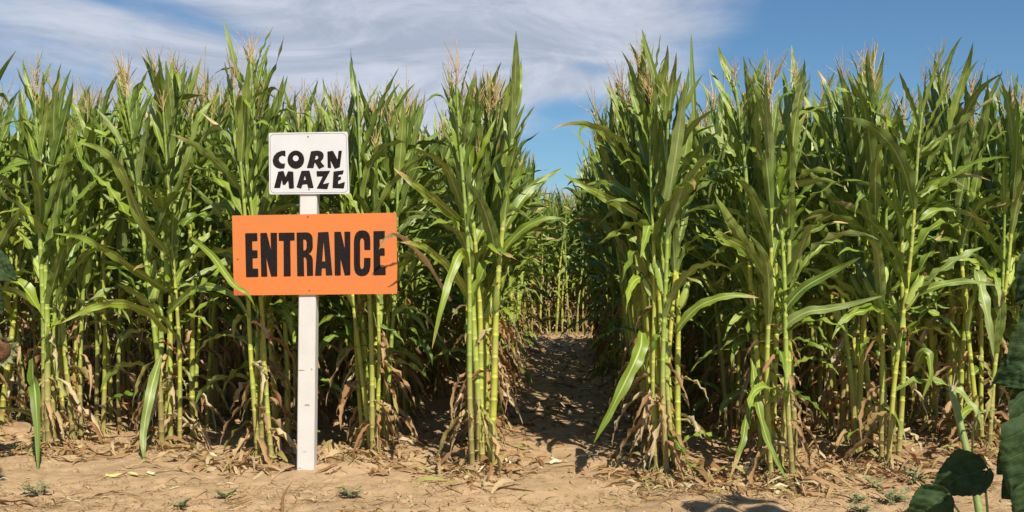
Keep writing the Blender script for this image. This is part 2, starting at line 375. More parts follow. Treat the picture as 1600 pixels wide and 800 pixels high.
def leaf_template(kind, seed):
    r = random.Random(seed)
    if kind == 'upright':  th0, th1, L, W, pw = r.uniform(9, 20), r.uniform(8, 46), r.uniform(.52, .76), r.uniform(.066, .088), 1.9
    elif kind == 'flop':   th0, th1, L, W, pw = r.uniform(12, 22), r.uniform(110, 165), r.uniform(.55, .75), r.uniform(.06, .08), 2.6
    elif kind == 'arch':   th0, th1, L, W, pw = r.uniform(16, 34), r.uniform(48, 140), r.uniform(.6, .9), r.uniform(.062, .09), 1.7
    elif kind == 'droop':  th0, th1, L, W, pw = r.uniform(35, 60), r.uniform(150, 176), r.uniform(.5, .75), r.uniform(.055, .085), 1.0
    else:                  th0, th1, L, W, pw = r.uniform(60, 120), r.uniform(165, 180), r.uniform(.22, .5), r.uniform(.022, .045), 0.6
    drift = r.gauss(0, 38); tw = r.choice((-1, 1)) * r.uniform(10, 95); kink = r.uniform(.35, .7) if kind == 'flop' or (kind == 'arch' and r.random() < .3) else None
    if kind == 'dry': tw = r.uniform(-320, 320); drift = r.uniform(-70, 70)
    fold0, fold1 = (.55, .15) if kind != 'dry' else (1.1, .9)
    wave = {'upright': .13, 'flop': .16, 'arch': .24, 'droop': .22, 'dry': .5}[kind]; fr = r.uniform(3.5, 6.5); out = []
    sd = r.randrange(99999)
    for nseg, nac in ((18 if kind != 'dry' else 12, 4 if kind != 'dry' else 2), (8, 2)):
        p = Vector((0.012, 0, 0)); pts = []; side = []
        N = nseg
        for i in range(N + 1):
            t = i / N
            f = t ** pw
            if kink: f = 0.12 * t + 0.88 / (1 + math.exp(-(t - kink) * 16))
            th = R(th0 + (th1 - th0) * f); az_ = R(drift * t * t)
            d = Vector((math.sin(th) * math.cos(az_), math.sin(th) * math.sin(az_), math.cos(th)))
            s = Vector((-math.sin(az_), math.cos(az_), 0))
            q = Matrix.Rotation(R(tw) * t ** 1.3, 3, d); pts.append(p.copy()); side.append(q @ s)
            p = p + d * (L / N)
        out.append(blade(pts, side, W, nac, fold0, fold1, wave if nac > 2 or kind == 'dry' else 0.0, fr, sd))
    return out
TPL = {}
for kind, cnt in (('upright', 32), ('flop', 10), ('arch', 44), ('droop', 14), ('dry', 18)):
    TPL[kind] = [leaf_template(kind, 1000 * len(kind) + i * 7 + 3) for i in range(cnt)]
LEAFME = {k: [mesh_np('corn_leaf', *tp[0], mats=[M_DRY if k == 'dry' else M_LEAF]) for tp in v] for k, v in TPL.items()}
LEAFME['droop_dry'] = []
# tassels, ears and stalks
def tassel(seed, lod):
    r = random.Random(seed); parts = []; nb = r.randint(9, 14) if lod == 0 else 5; sd = 3
    def spray(p0, d0, L, rad, curve):
        p = Vector(p0); d = Vector(d0); n = 7 if lod == 0 else 3; pts = [p.copy()]
        for _ in range(n):
            d = (d + Vector((0, 0, -curve / n)) + Vector((r.uniform(-.05, .05), r.uniform(-.05, .05), 0))).normalized(); p = p + d * L / n; pts.append(p.copy())
        rad_ = [rad * (1.35 if k % 2 else 0.7) * (1 - 0.6 * k / n) for k in range(n + 1)]; rad_[0] = rad * .6
        parts.append(tube(pts, rad_, sd))
    H = r.uniform(.26, .42); spray((0, 0, 0), (r.uniform(-.06, .06), r.uniform(-.06, .06), 1), H, .0048 if lod == 0 else .006, -.02)
    for i in range(nb):
        a = r.uniform(0, 6.28); th = R(r.uniform(14, 42)); z = H * (0.05 + 0.42 * i / nb)
        spray((0, 0, z), (math.sin(th) * math.cos(a), math.sin(th) * math.sin(a), math.cos(th)), r.uniform(.13, .24), .0034 if lod == 0 else .005, r.uniform(-.3, .5))
    return join(parts)
TAS = [[tassel(70 + i, 0), tassel(70 + i, 1)] for i in range(9)]
TASME = [mesh_np('corn_tassel', *t_[0], mats=[M_TASSEL]) for t_ in TAS]
def lathe(prof, sides=10):
    V = []; UV = []
    for i, (rr_, z) in enumerate(prof):
        for k in range(sides):
            a = 2 * math.pi * k / sides; V.append((rr_ * math.cos(a), rr_ * math.sin(a), z)); UV.append((k / sides, i / (len(prof) - 1)))
    n = len(prof); F = [[i * sides + k, i * sides + (k + 1) % sides, (i + 1) * sides + (k + 1) % sides, (i + 1) * sides + k] for i in range(n - 1) for k in range(sides)]
    return np.array(V), np.array(F), np.array(UV)
def husk_geo():
    body = lathe([(.008, 0), (.02, .02), (.026, .07), (.027, .12), (.022, .17), (.012, .21), (.005, .225)], 10)
    v = body[0]; a = np.arctan2(v[:, 1], v[:, 0]); body = (v * np.stack([1 + .06 * np.cos(5 * a), 1 + .06 * np.cos(5 * a), np.ones(len(a))], -1), body[1], body[2]); parts = [body]
    for k in range(3):
        a = 2.1 * k; pts = [Vector((.022 * math.cos(a), .022 * math.sin(a), .03 + .05 * j + .0)) + Vector((math.cos(a), math.sin(a), 0)) * (.008 if j < 3 else -.002 + .012 * (k == 1) * (j - 2)) for j in range(5)]
        parts.append(blade(pts, [Vector((-math.sin(a), math.cos(a), 0))] * 5, .04, 2, .3, .3, 0, 1, k))
    return join(parts)
HUSK = husk_geo(); HUSKME = mesh_np('ear_husk', *HUSK, mats=[M_HUSK])
def silk_geo():
    r = random.Random(4); ps = []
    for k in range(12):
        a = r.uniform(0, 6.28); s = r.uniform(.2, 1); p = [Vector((0, 0, .215)), Vector((.012 * s * math.cos(a), .012 * s * math.sin(a), .245)), Vector((.03 * s * math.cos(a), .03 * s * math.sin(a), .25 - .03 * s))]
        ps.append(tube(p, [.003, .002, .0012], 3))
    return join(ps)
SILKME = mesh_np('corn_silk', *silk_geo(), mats=[M_SILK])

NVAR = 14
STK = []
for vi in range(NVAR):
    r = random.Random(900 + vi); z = 0.05; nodes = []; i = 0
    while z < 2.42: nodes.append(z); z += (0.09 if i < 2 else r.uniform(.118, .158)) * (1 if z < 1.9 else .85); i += 1
    top = z + .02; bx, by, ph = r.uniform(-.12, .12), r.uniform(-.12, .12), r.uniform(0, 6)
    r0 = r.uniform(.016, .023)
    def axisp(z, bx=bx, by=by, ph=ph): return Vector((bx * (z / 2.4) ** 2 + .010 * math.sin(z * 3.5 + ph), by * (z / 2.4) ** 2 + .010 * math.cos(z * 4 + ph), z))
    lods = []
    for lod in (0, 1):
        pts, rad, uvs = [axisp(-.06)], [r0 * 1.1], [(.5, 0)]
        for k, zn in enumerate(nodes):
            nxt = nodes[k + 1] if k + 1 < len(nodes) else top
            rz_ = r0 * (1 - .58 * (zn / 2.45) ** 1.3)
            for f, q in ((.0, 1.13), (.06, 1.07), (.78, 1.05), (.83, 1.2), (.87, .94)) if lod == 0 else ((0, 1.0),):
                pts.append(axisp(zn + (nxt - zn) * f)); rad.append(rz_ * q); uvs.append((max(f, 0) if f >= 0 else .0, zn + (nxt - zn) * f))
        pts.append(axisp(top)); rad.append(.006); uvs.append((.5, top))
        g = tube(pts, rad, 8 if lod == 0 else 4, uvs=uvs)
        if lod == 0:
            rs = [g]
            for k in range(9):       # brace roots
                a = k * .698 + r.uniform(-.2, .2); e = r.uniform(.05, .085)
                rs.append(tube([Vector((.012 * math.cos(a), .012 * math.sin(a), r.uniform(.04, .075))), Vector((e * .7 * math.cos(a), e * .7 * math.sin(a), .025)), Vector((e * math.cos(a), e * math.sin(a), -.04))], [.004, .0042, .003], 4, uvs=[(.5, .0)] * 3))
            g = join(rs)
        lods.append(g)
    STK.append(dict(nodes=nodes, axis=axisp, top=top, lods=lods, me=mesh_np('corn_stalk', *lods[0], mats=[M_STALK])))

def plan_plant(r, wall=0, bare=False):
    """which template goes where on one plant: (part name, kind, index, matrix)"""
    vi = r.randrange(NVAR); S = STK[vi]; parts = []
    phi0 = r.gauss(0, R(38)) + (0 if r.random() < .5 else math.pi)
    if wall: phi0 = R(90) + r.gauss(0, R(24)) + (0 if r.random() < .5 else math.pi)
    for k, zn in enumerate(S['nodes']):
        if k == 0: continue
        a = phi0 + (k % 2) * math.pi + r.gauss(0, R(24)); u = zn / 2.42; q = r.random()
        if zn < .72:
            if q < .55: kind = 'dry'
            elif q > .90: kind = 'droop'
            else: continue
        elif zn < 1.02: kind = 'droop' if q < .42 else ('dry' if q < .58 else ('arch' if q < .74 else None))
        elif zn < 1.28: kind = 'arch' if q < .72 else 'droop'
        elif zn < 1.75: kind = 'arch' if q < (.85 if not wall else .6) else ('upright' if q < .95 else 'droop')
        elif zn < 1.98: kind = 'arch' if q < (.34 if not wall else .12) else ('upright' if q < .88 else 'flop')
        else: kind = 'upright' if q < .88 else 'flop'
        if kind is None: continue
        if bare and zn < 1.45 and kind != 'dry' and r.random() < (.85 if zn < 1.15 else .45): continue
        if zn < 1.1 and r.random() < .45: parts.append(('leaf', 'dry', r.randrange(len(TPL['dry'])), Matrix.Translation(S['axis'](zn)) @ Matrix.Rotation(a + 2, 4, 'Z') @ Matrix.Scale(r.uniform(.45, .8), 4)))
        if wall == 2 and kind == 'flop': kind = 'upright'
        p = S['axis'](zn); s = r.uniform(.88, 1.12)
        if zn > 2.0: s *= 1.0 - 1.0 * (zn - 2.0)
        sy = 1
        Mx = Matrix.Translation(p) @ Matrix.Rotation(a, 4, 'Z') @ Matrix.Diagonal((s, s * sy, s, 1))
        parts.append(('leaf', kind, r.randrange(len(TPL[kind])), Mx))
    if r.random() < .93:
        parts.append(('tassel', 'tassel', r.randrange(len(TAS)), Matrix.Translation(S['axis'](S['top'] - .01)) @ Matrix.Rotation(r.uniform(0, 6.28), 4, 'Z') @ Matrix.Scale(r.uniform(.6, 1.1), 4)))
    if r.random() < .75:
        k = min(range(len(S['nodes'])), key=lambda q_: abs(S['nodes'][q_] - r.uniform(1.02, 1.3))); a = phi0 + (k % 2) * math.pi
        parts.append(('ear', 'ear', 0, Matrix.Translation(S['axis'](S['nodes'][k])) @ Matrix.Rotation(a, 4, 'Z') @ Matrix.Translation((.012, 0, 0)) @ Matrix.Rotation(R(r.uniform(14, 30)), 4, 'Y') @ Matrix.Scale(r.uniform(.85, 1.15), 4)))
    return vi, parts

ORD = ['first', 'second', 'third', 'fourth', 'fifth', 'sixth', 'seventh', 'eighth', 'ninth', 'tenth']
ROWNAME = {-4.02: 'leftmost full row in view', -3.15: 'row left of the signs ending in bare dirt', -2.22: 'row just left of the white post',
           -1.42: 'row just right of the white post', -0.56: 'row lining the left side of the path', 0.885: 'row lining the right side of the path',
           1.66: 'second row right of the path', 2.50: 'third row right of the path', 3.42: 'row just left of the dark sunflower', -4.85: 'row at the left edge',
           4.2: 'row behind the dark sunflower'}
allp = []
for x0, d0 in ROWS:
    y = d0; k = 0
    yend = 17.8 if x0 > 0 else 17.6
    if abs(x0) > 3: yend = min(yend, d0 + 8.5)
    if x0 < -2.5: yend = min(yend, 16.8)
    while y < yend:
        lat = .035 if (x0 in (-.56, .885) and k > 0) else (.03 if k < 3 else .085)
        allp.append(dict(x=x0 + rng.gauss(0, lat), y=y + rng.uniform(-.02, .02), row=x0, k=k)); k += 1; y += rng.uniform(.105, .155) if abs(x0) < 4 else rng.uniform(.13, .18)
    # a volunteer stalk or two beside the row end, as in the photograph
    if x0 in (-.56, .885):
        for v_ in range(6): allp.append(dict(x=x0 + rng.uniform(-.14, .14) , y=d0 + .1 + .22 * v_, row=x0, k=98, v=v_))
    if x0 in (-.56, .885, 1.66, 2.5, -2.22, -1.42, -3.15, -4.02, 3.42):
        for v_ in range(3): allp.append(dict(x=x0 + rng.choice((-1, 1)) * rng.uniform(.05, .13), y=d0 + .05 + .17 * v_ + rng.uniform(0, .08), row=x0, k=99, v=v_))
for j in range(7):                    # the wall of corn at the end of the path: rows running across it
    yy = 20.4 + .62 * j; x = -4.5 + rng.uniform(0, .1)
    while x < 5.5: allp.append(dict(x=x, y=yy + rng.gauss(0, .05), row='far' if j == 0 else 'farback', k=j)); x += rng.uniform(.12, .2)
def score(p):
    x, y = p['x'], p['y']; c = Vector((x, y, 0)); d = c.dot(FW); px = 800 + c.dot(RT) / d * FPX
    if px < -60 or px > 1660: return -1
    s = 1 / d
    if p['row'] in (-.56, .885): s *= 1.0 if p['row'] == .885 or y < 14 else .9
    elif p['row'] == 'far': s = .115 if 775 < px < 950 else -1
    elif p['row'] == 'farback': return -.5
    else: s *= math.exp(-p['k'] / 11) if p['k'] < 90 else .9
    if p['row'] in (-.56, .885): s = max(s, .06)
    return s
for i, p in enumerate(allp): p['s'] = score(p)
order = sorted(range(len(allp)), key=lambda i: -allp[i]['s'])
indiv = set(order[:298])
def over_sign(loc, rot, sc, kind, ix, Mx):       # no stray blade grows across the face of the sign
    if not (-2.9 < loc.x < -.2 and loc.y < 8.6): return False
    Mw = Matrix.Translation(loc) @ Matrix(Matrix.Rotation(rot[1], 3, 'Y') @ Matrix.Rotation(rot[0], 3, 'X')).to_4x4() @ Matrix.Scale(sc, 4) @ Mx
    A = np.array(Mw); v = TPL[kind][ix][1][0] @ A[:3, :3].T + A[:3, 3]; d = v @ np.array(FW); px = 800 + v @ np.array(RT) / d * FPX; py = 411 - (v[:, 2] - CAM_H) / d * FPX
    return bool(np.any((d < 7.3) & (((px > 360) & (px < 626) & (py > 325) & (py < 470)) | ((px > 415) & (px < 552) & (py > 200) & (py < 310)) | ((px > 455) & (px < 505) & (py > 440)))))
PLANTS = []
rest = {M_LEAF: [], M_DRY: [], M_STALK: [], M_TASSEL: [], M_HUSK: []}
def xf(g, Mx):
    A = np.array(Mx); v = g[0] @ A[:3, :3].T + A[:3, 3]; return v, g[1], g[2]
for i, p in enumerate(allp):
    r = random.Random(5000 + i)
    vi, parts = plan_plant(r, wall=0 if p['row'] not in (-.56, .885) or p['k'] in (0, 99) else 2, bare=p['row'] in (-.56, .885) and (p['k'] < 16 or p['k'] > 90))
    S = STK[vi]; sc = r.gauss(1.08 if p['x'] > -1 else 1.105, .035)
    if p['row'] == 'far' or p['row'] == 'farback': sc *= 1.0
    if p['x'] < -2.6: sc *= 1.045
    if p['x'] > 2.1: sc *= 1.025
    if p['k'] == 99: sc *= r.uniform(.85, .98)
    px = p['x']; t_ = math.sin(p['y'] * 1.7 + px * 2.3)
    sc *= 1 + .02 * t_
    loc = Vector((p['x'], p['y'], gh(p['x'], p['y']) - .01))
    edgeTilt = r.gauss(0, .042)
    if p['row'] == -.56: edgeTilt += .012
    if p['row'] == .885: edgeTilt -= .02
    rot = (r.gauss(0, .035) + (.02 if p['k'] == 0 else 0), edgeTilt, 0)
    if i in indiv:
        row = p['row']; grp = 'corn plants of the maize field'; rn = ROWNAME.get(row)
        if row == 'far': lab = 'lean corn plant in the sunlit wall of corn closing the far end of the path'
        elif rn is None: lab = 'tall green corn plant at the outer edge of the field'
        elif p['k'] < 10: lab = ORD[p['k']] + ' corn plant in the ' + rn
        elif p['k'] == 98: lab = ORD[p['v']] + ' out of line corn plant in the ' + rn
        elif p['k'] == 99: lab = ('nearest', 'middle', 'farthest')[p['v']] + ' side shoot of the ' + rn
        elif row in (-.56, .885): lab = 'corn plant ' + ('about midway along the ' if p['y'] < 11 else 'well down the ' if p['y'] < 14.5 else 'near the far end of the ') + rn
        else: lab = 'corn plant farther back in the ' + rn
        e = empty('corn_plant', loc, 0, label=lab, cat='corn plant', group=grp)
        e.rotation_euler = rot; e.scale = (sc, sc, sc)
        link('stalk', S['me'], e)
        for nm, kind, ix, Mx in parts:
            if nm == 'leaf' and over_sign(loc, rot, sc, kind, ix, Mx): continue
            if kind == 'tassel': o = link('tassel', TASME[ix], e)
            elif kind == 'ear':
                o = link('ear', HUSKME, e); link('silk', SILKME, o)
            else:
                o = link('leaf', LEAFME[kind][ix], e)
                if kind == 'dry': o['label'] = 'dry brown hanging leaf'
            o.matrix_basis = Mx
        PLANTS.append((e, p))
    else:
        Mp = Matrix.Translation(loc) @ Matrix(Matrix.Rotation(rot[1], 3, 'Y') @ Matrix.Rotation(rot[0], 3, 'X')).to_4x4() @ Matrix.Scale(sc, 4)
        rest[M_STALK].append(xf(S['lods'][1], Mp))
        for nm, kind, ix, Mx in parts:
            if kind == 'tassel': rest[M_TASSEL].append(xf(TAS[ix][1], Mp @ Mx))
            elif kind == 'ear': rest[M_HUSK].append(xf(HUSK, Mp @ Mx))
            else: rest[M_DRY if kind == 'dry' else M_LEAF].append(xf(TPL[kind][ix][1], Mp @ Mx))
mats = [k for k in rest if rest[k]]; geos = [join(rest[k]) for k in mats]; mi = np.concatenate([np.full(len(g[1]), j) for j, g in enumerate(geos)])
me = mesh_np('corn_plants_behind', *join(geos), mats=mats, midx=mi)
tag(link('corn_plants_behind', me), label='dense mass of green corn plants filling the field behind the front stalks', cat='corn field', kind='stuff', group='corn plants of the maize field')
print('plants', len(allp), 'individual', len(PLANTS))
bpy.context.view_layer.update()

# ------------------------------------------------------------------ single leaves seen clearly in the photograph
def hero_leaf(ctrl, W, mat=M_LEAF, side=(0, 0, 0), wave=.1, n=22, label=None, row=None):
    pts = [P(*c) for c in ctrl]
    def cr(t):
        m_ = len(pts) - 1; f = t * m_; i = min(int(f), m_ - 1); f -= i
        p0, p1, p2, p3 = pts[max(i - 1, 0)], pts[i], pts[i + 1], pts[min(i + 2, m_)]
        return .5 * ((2 * p1) + (p2 - p0) * f + (2 * p0 - 5 * p1 + 4 * p2 - p3) * f * f + (3 * p1 - p0 - 3 * p2 + p3) * f ** 3)
    q = [cr(k / n) for k in range(n + 1)]; base = pts[0]
    cand = [e for e in PLANTS if row is None or e[1]['row'] == row]
    e, p = min(cand, key=lambda a: (a[0].location.xy - base.xy).length)
    sds = []
    for k in range(n + 1):
        tg = (q[min(k + 1, n)] - q[max(k - 1, 0)]).normalized(); s = tg.cross(FW)
        if s.length < .2: s = RT.copy()
        s.normalize(); s = (s + FW * side[0] + Vector((0, 0, side[1])) + FW * side[2] * math.sin(k / n * 5)).normalized(); sds.append(s)
    V, F_, UV = blade(q, sds, W * .82, 4, .45, .2, wave * 1.6, 4.5, int(ctrl[0][0]))
    inv = np.array(e.matrix_world.inverted()); V = V @ inv[:3, :3].T + inv[:3, 3]
    o = link('leaf', mesh_np('corn_leaf', V, F_, UV, [mat]), e)
    if label: o['label'] = label
    return o
hero_leaf([(1003, 520, 7.2), (1000, 545, 7.05), (985, 580, 6.95), (955, 640, 6.9), (928, 692, 6.9)], .125, side=(.25, 0, 0), label='broad green leaf hanging low over the path', row=.885)
hero_leaf([(50, 560, 7.95), (52, 590, 7.6), (54, 605, 7.4), (58, 660, 7.32), (60, 742, 7.22)], .12, side=(.1, 0, 0), wave=.04, label='broad leaf hanging straight down to the dirt', row=-4.02)
hero_leaf([(705, 470, 7.5), (672, 415, 7.3), (645, 384, 7.1), (622, 367, 7.0), (603, 372, 7.0), (592, 390, 7.02)], .06, M_DRY, side=(.5, .3, .3), label='leaf curling over the edge of the orange sign', row=-.56)
hero_leaf([(300, 372, 7.7), (330, 398, 7.3), (352, 428, 7.1), (368, 448, 7.02), (386, 458, 7.0), (398, 478, 7.04)], .06, side=(.5, 0, .2), row=-2.22)
hero_leaf([(262, 520, 8.0), (235, 490, 7.8), (190, 474, 7.6), (140, 482, 7.5), (96, 505, 7.4)], .10, side=(.5, 0, .2), row=-3.15)
hero_leaf([(262, 455, 8.0), (225, 430, 7.8), (180, 400, 7.6), (130, 372, 7.5), (85, 365, 7.5)], .09, side=(.35, 0, .3), row=-3.15)
hero_leaf([(262, 395, 8.0), (225, 350, 7.8), (190, 270, 7.6), (160, 235, 7.5), (122, 222, 7.4)], .11, side=(.2, 0, .3), row=-3.15)
hero_leaf([(262, 490, 8.0), (292, 462, 7.8), (322, 448, 7.6), (365, 462, 7.5), (392, 500, 7.5)], .09, side=(.35, 0, .3), row=-3.15)
hero_leaf([(735, 360, 7.3), (690, 320, 7.1), (650, 290, 7.0), (615, 262, 7.0)], .09, side=(.3, 0, .3), row=-.56)
hero_leaf([(735, 470, 7.3), (705, 420, 7.1), (660, 385, 7.0), (625, 378, 6.9)], .08, side=(.3, 0, .3), row=-.56)
hero_leaf([(732, 420, 7.2), (722, 395, 7.0), (708, 420, 6.9), (690, 480, 6.8), (675, 545, 6.8)], .085, side=(.3, 0, .2), row=-.56)
hero_leaf([(775, 390, 7.4), (800, 335, 7.4), (835, 290, 7.5), (880, 262, 7.6)], .10, side=(.3, .2, .3), row=-.56)
hero_leaf([(760, 440, 7.4), (800, 375, 7.3), (840, 345, 7.2), (880, 340, 7.2)], .085, side=(.5, 0, .3), row=-.56)
hero_leaf([(1010, 345, 7.4), (970, 320, 7.4), (930, 300, 7.4), (880, 272, 7.4)], .10, side=(.3, 0, .3), row=.885)
hero_leaf([(985, 270, 7.6), (965, 235, 7.6), (940, 205, 7.6), (912, 196, 7.6), (905, 215, 7.6)], .07, side=(.4, 0, .2), row=.885)
hero_leaf([(1215, 500, 7.0), (1250, 455, 6.9), (1300, 425, 6.8), (1345, 402, 6.7)], .085, side=(.35, 0, .3), row=1.66)
hero_leaf([(1215, 520, 7.0), (1255, 490, 6.9), (1310, 480, 6.8), (1380, 462, 6.7)], .085, side=(.45, 0, .3), row=1.66)
hero_leaf([(1215, 450, 7.0), (1180, 400, 6.9), (1130, 370, 6.8), (1110, 355, 6.8)], .09, side=(.35, 0, .3), row=1.66)
hero_leaf([(1055, 520, 7.1), (1090, 480, 7.0), (1140, 462, 6.9), (1185, 465, 6.9)], .08, side=(.5, 0, .3), row=.885)
hero_leaf([(1400, 480, 7.4), (1440, 455, 7.2), (1500, 440, 7.1), (1560, 446, 7.0)], .08, side=(.6, 0, .3), row=2.5)
hero_leaf([(1500, 440, 7.7), (1525, 425, 7.3), (1535, 460, 7.15), (1545, 505, 7.1), (1553, 560, 7.1)], .115, side=(.15, 0, .2), row=3.42)
hero_leaf([(1430, 580, 7.4), (1440, 552, 7.25), (1452, 556, 7.2), (1453, 590, 7.2), (1440, 625, 7.2)], .08, side=(.3, 0, .3), row=2.5)
hero_leaf([(1180, 600, 7.3), (1168, 640, 7.0), (1160, 690, 6.9), (1140, 748, 6.85)], .085, side=(.3, 0, .3), row=1.66)
hero_leaf([(1175, 560, 7.1), (1182, 620, 6.9), (1200, 690, 6.85), (1232, 755, 6.8)], .08, side=(.35, 0, .3), row=1.66)
hero_leaf([(250, 560, 8.0), (236, 610, 7.7), (224, 680, 7.6), (228, 735, 7.5)], .09, side=(.3, 0, .3), row=-3.15)
hero_leaf([(1008, 95, 7.4), (1003, 70, 7.4), (1006, 55, 7.4)][::-1][::-1], .03, row=.885)
hero_leaf([(1085, 190, 7.3), (1083, 140, 7.3), (1081, 95, 7.3), (1080, 52, 7.3)], .045, side=(.1, 0, 0), wave=.02, row=.885)
hero_leaf([(1030, 150, 7.3), (1020, 110, 7.3), (1010, 75, 7.3), (1003, 45, 7.3)], .06, side=(.1, 0, 0), wave=.02, row=.885)

# ------------------------------------------------------------------ the sign on its post
DS = 7.2; K = DS / FPX                        # metres per photograph pixel at the sign
gp = G(477, 736); base = P(477, 736, DS); base.z = gh(base.x, base.y)
sign = empty('sign_post', base, YAW, label='white wooden post carrying a white CORN MAZE plate and an orange ENTRANCE board', cat='sign')
def L(px, py, dy=0.0):                        # photograph position -> post coordinates (x right, y away, z up)
    return ((px - 477) * K, dy, CAM_H + (411 - py) * K - base.z)
def prism(poly, y0, y1, holes=(), bevel=0):
    """outline(s) in x,z made solid between depths y0 (front) and y1"""
    loops = [[Vector((a, b, 0)) for a, b in lp] for lp in (poly, *holes)]
    tris = tessellate_polygon(loops); flat = [v for lp in loops for v in lp]; n = len(flat)
    V = [(v.x, y0, v.y) for v in flat] + [(v.x, y1, v.y) for v in flat]; F_ = []
    for a, b, c in tris:
        F_.append((a, b, c)); F_.append((c + n, b + n, a + n))
    o = 0
    for lp in loops:
        m_ = len(lp)
        for k in range(m_): a, b = o + k, o + (k + 1) % m_; F_.append((a, b, b + n, a + n))
        o += m_
    me = bpy.data.meshes.new('part'); me.from_pydata(V, [], F_); me.validate()
    import bmesh
    bm = bmesh.new(); bm.from_mesh(me); bmesh.ops.recalc_face_normals(bm, faces=bm.faces); bm.to_mesh(me); bm.free(); return me
def rrect(q, rad, n=6):
    out = []
    for i in range(4):
        c = Vector(q[i]); a = (Vector(q[i - 1]) - c).normalized(); b = (Vector(q[(i + 1) % 4]) - c).normalized()
        p0, p1 = c + a * rad, c + b * rad
        for k in range(n + 1):
            t = k / n; out.append(tuple(p0 * (1 - t) ** 2 + c * 2 * t * (1 - t) + p1 * t * t))
    return out
# post: a square timber, front face 27 px wide, leaning a hair to the right at the top
pm = bpy.data.meshes.new('post'); hw = .0625; dp = .115; top = L(484, 215)
ring = lambda cx, z, w=hw, y0=0.0, y1=dp, c=.006: [(cx - w + c, y0, z), (cx + w - c, y0, z), (cx + w, y0 + c, z), (cx + w, y1 - c, z), (cx + w - c, y1, z), (cx - w + c, y1, z), (cx - w, y1 - c, z), (cx - w, y0 + c, z)]
zs = [-.25, .0, .3, .8, 1.4, 2.0, top[2]]; V = []
for z in zs: V += ring(.0 + .026 * z / 2.4 * 1.0, z)
Fp = [[i * 8 + k, i * 8 + (k + 1) % 8, (i + 1) * 8 + (k + 1) % 8, (i + 1) * 8 + k] for i in range(len(zs) - 1) for k in range(8)] + [list(range((len(zs) - 1) * 8, len(zs) * 8))]
pm.from_pydata(V, [], Fp); link('post', pm, sign, M_POST)
q = [L(a, b)[0::2] for a, b in ((363.5, 337), (620, 332.5), (621, 459), (366.5, 461.5))]
ob = link('sign_board', prism(rrect(q, .006, 2), -.016, -.001), sign, M_ORANGE); ob['label'] = 'orange board lettered ENTRANCE'
q = [L(a, b)[0::2] for a, b in ((420.5, 208), (543.5, 206), (546.5, 303), (421.5, 304))]
wb = link('sign_plate', prism(rrect(q, .012, 3), -.013, -.001), sign, M_PLATE); wb['label'] = 'white plate lettered CORN MAZE'
o1 = [L(a, b)[0::2] for a, b in ((422.3, 210), (541.6, 208), (544.3, 301), (423.2, 302))]; o2 = [L(a, b)[0::2] for a, b in ((423.0, 210.6), (541.0, 208.6), (543.7, 300.4), (423.8, 301.4))]
link('border_line', prism(rrect(o1, .035), -.0139, -.0125, [rrect(o2, .033)]), wb, M_LINE)
def smooth_poly(pts, it=2):
    for _ in range(it):
        pts = [p_ for i in range(len(pts)) for p_ in ((.75 * pts[i][0] + .25 * pts[(i + 1) % len(pts)][0], .75 * pts[i][1] + .25 * pts[(i + 1) % len(pts)][1]),
               (.25 * pts[i][0] + .75 * pts[(i + 1) % len(pts)][0], .25 * pts[i][1] + .75 * pts[(i + 1) % len(pts)][1]))]
    return pts
def ell(cx, cy, rx, ry, n=28): return [(cx + rx * math.cos(2 * math.pi * k / n), cy + ry * math.sin(2 * math.pi * k / n)) for k in range(n)]
def soften(pts, e):       # nip the sharp corners off a hand-cut letter
    out = []
    for i in range(len(pts)):
        c = Vector(pts[i]); a = Vector(pts[i - 1]) - c; b = Vector(pts[(i + 1) % len(pts)]) - c
        la, lb = min(e, a.length * .4), min(e, b.length * .4)
        out += [tuple(c + a.normalized() * la), tuple(c + b.normalized() * lb)]
    return out
CM = [([(266, 258), (220, 261), (170, 282), (134, 322), (121, 370), (130, 418), (162, 452), (208, 466), (256, 462), (263, 402), (236, 409), (206, 395), (190, 363), (200, 333), (232, 314), (268, 330)], None, 7),
      (ell(385, 362, 95, 104), ell(384, 346, 33, 33), 0),
      ([(556, 268), (590, 262), (625, 258), (665, 265), (693, 284), (702, 315), (695, 350), (666, 385), (712, 438), (648, 470), (606, 402), (598, 396), (585, 458), (508, 458), (535, 365)], [(613, 318), (630, 318), (641, 335), (630, 356), (602, 362)], 6),
      ([(742, 270), (806, 260), (858, 360), (868, 262), (908, 258), (884, 448), (826, 468), (778, 372), (786, 458), (746, 456)], None, 6),
      ([(185, 498), (245, 488), (268, 560), (296, 492), (356, 498), (364, 688), (308, 692), (298, 600), (262, 650), (236, 648), (226, 590), (206, 684), (136, 684)], None, 6),
      ([(448, 488), (540, 486), (588, 684), (524, 686), (514, 640), (460, 645), (446, 692), (392, 676)], [(488, 545), (500, 590), (474, 592)], 6),
      ([(618, 492), (776, 488), (692, 640), (764, 622), (742, 698), (620, 690), (690, 552), (624, 555)], None, 6),
      ([(812, 496), (930, 482), (918, 528), (870, 535), (866, 560), (898, 552), (896, 590), (866, 600), (864, 640), (942, 612), (930, 690), (800, 684)], None, 6)]
for outl, hole, e in CM:
    f = lambda pt: L(410 + pt[0] / 7.273, 200 + pt[1] / 7.273)[0::2]
    pts = soften(outl, e) if e else outl
    link('letter', prism([f(p_) for p_ in pts], -.0145, -.0125, [[f(p_) for p_ in hole]] if hole else []), wb, M_LETTER)
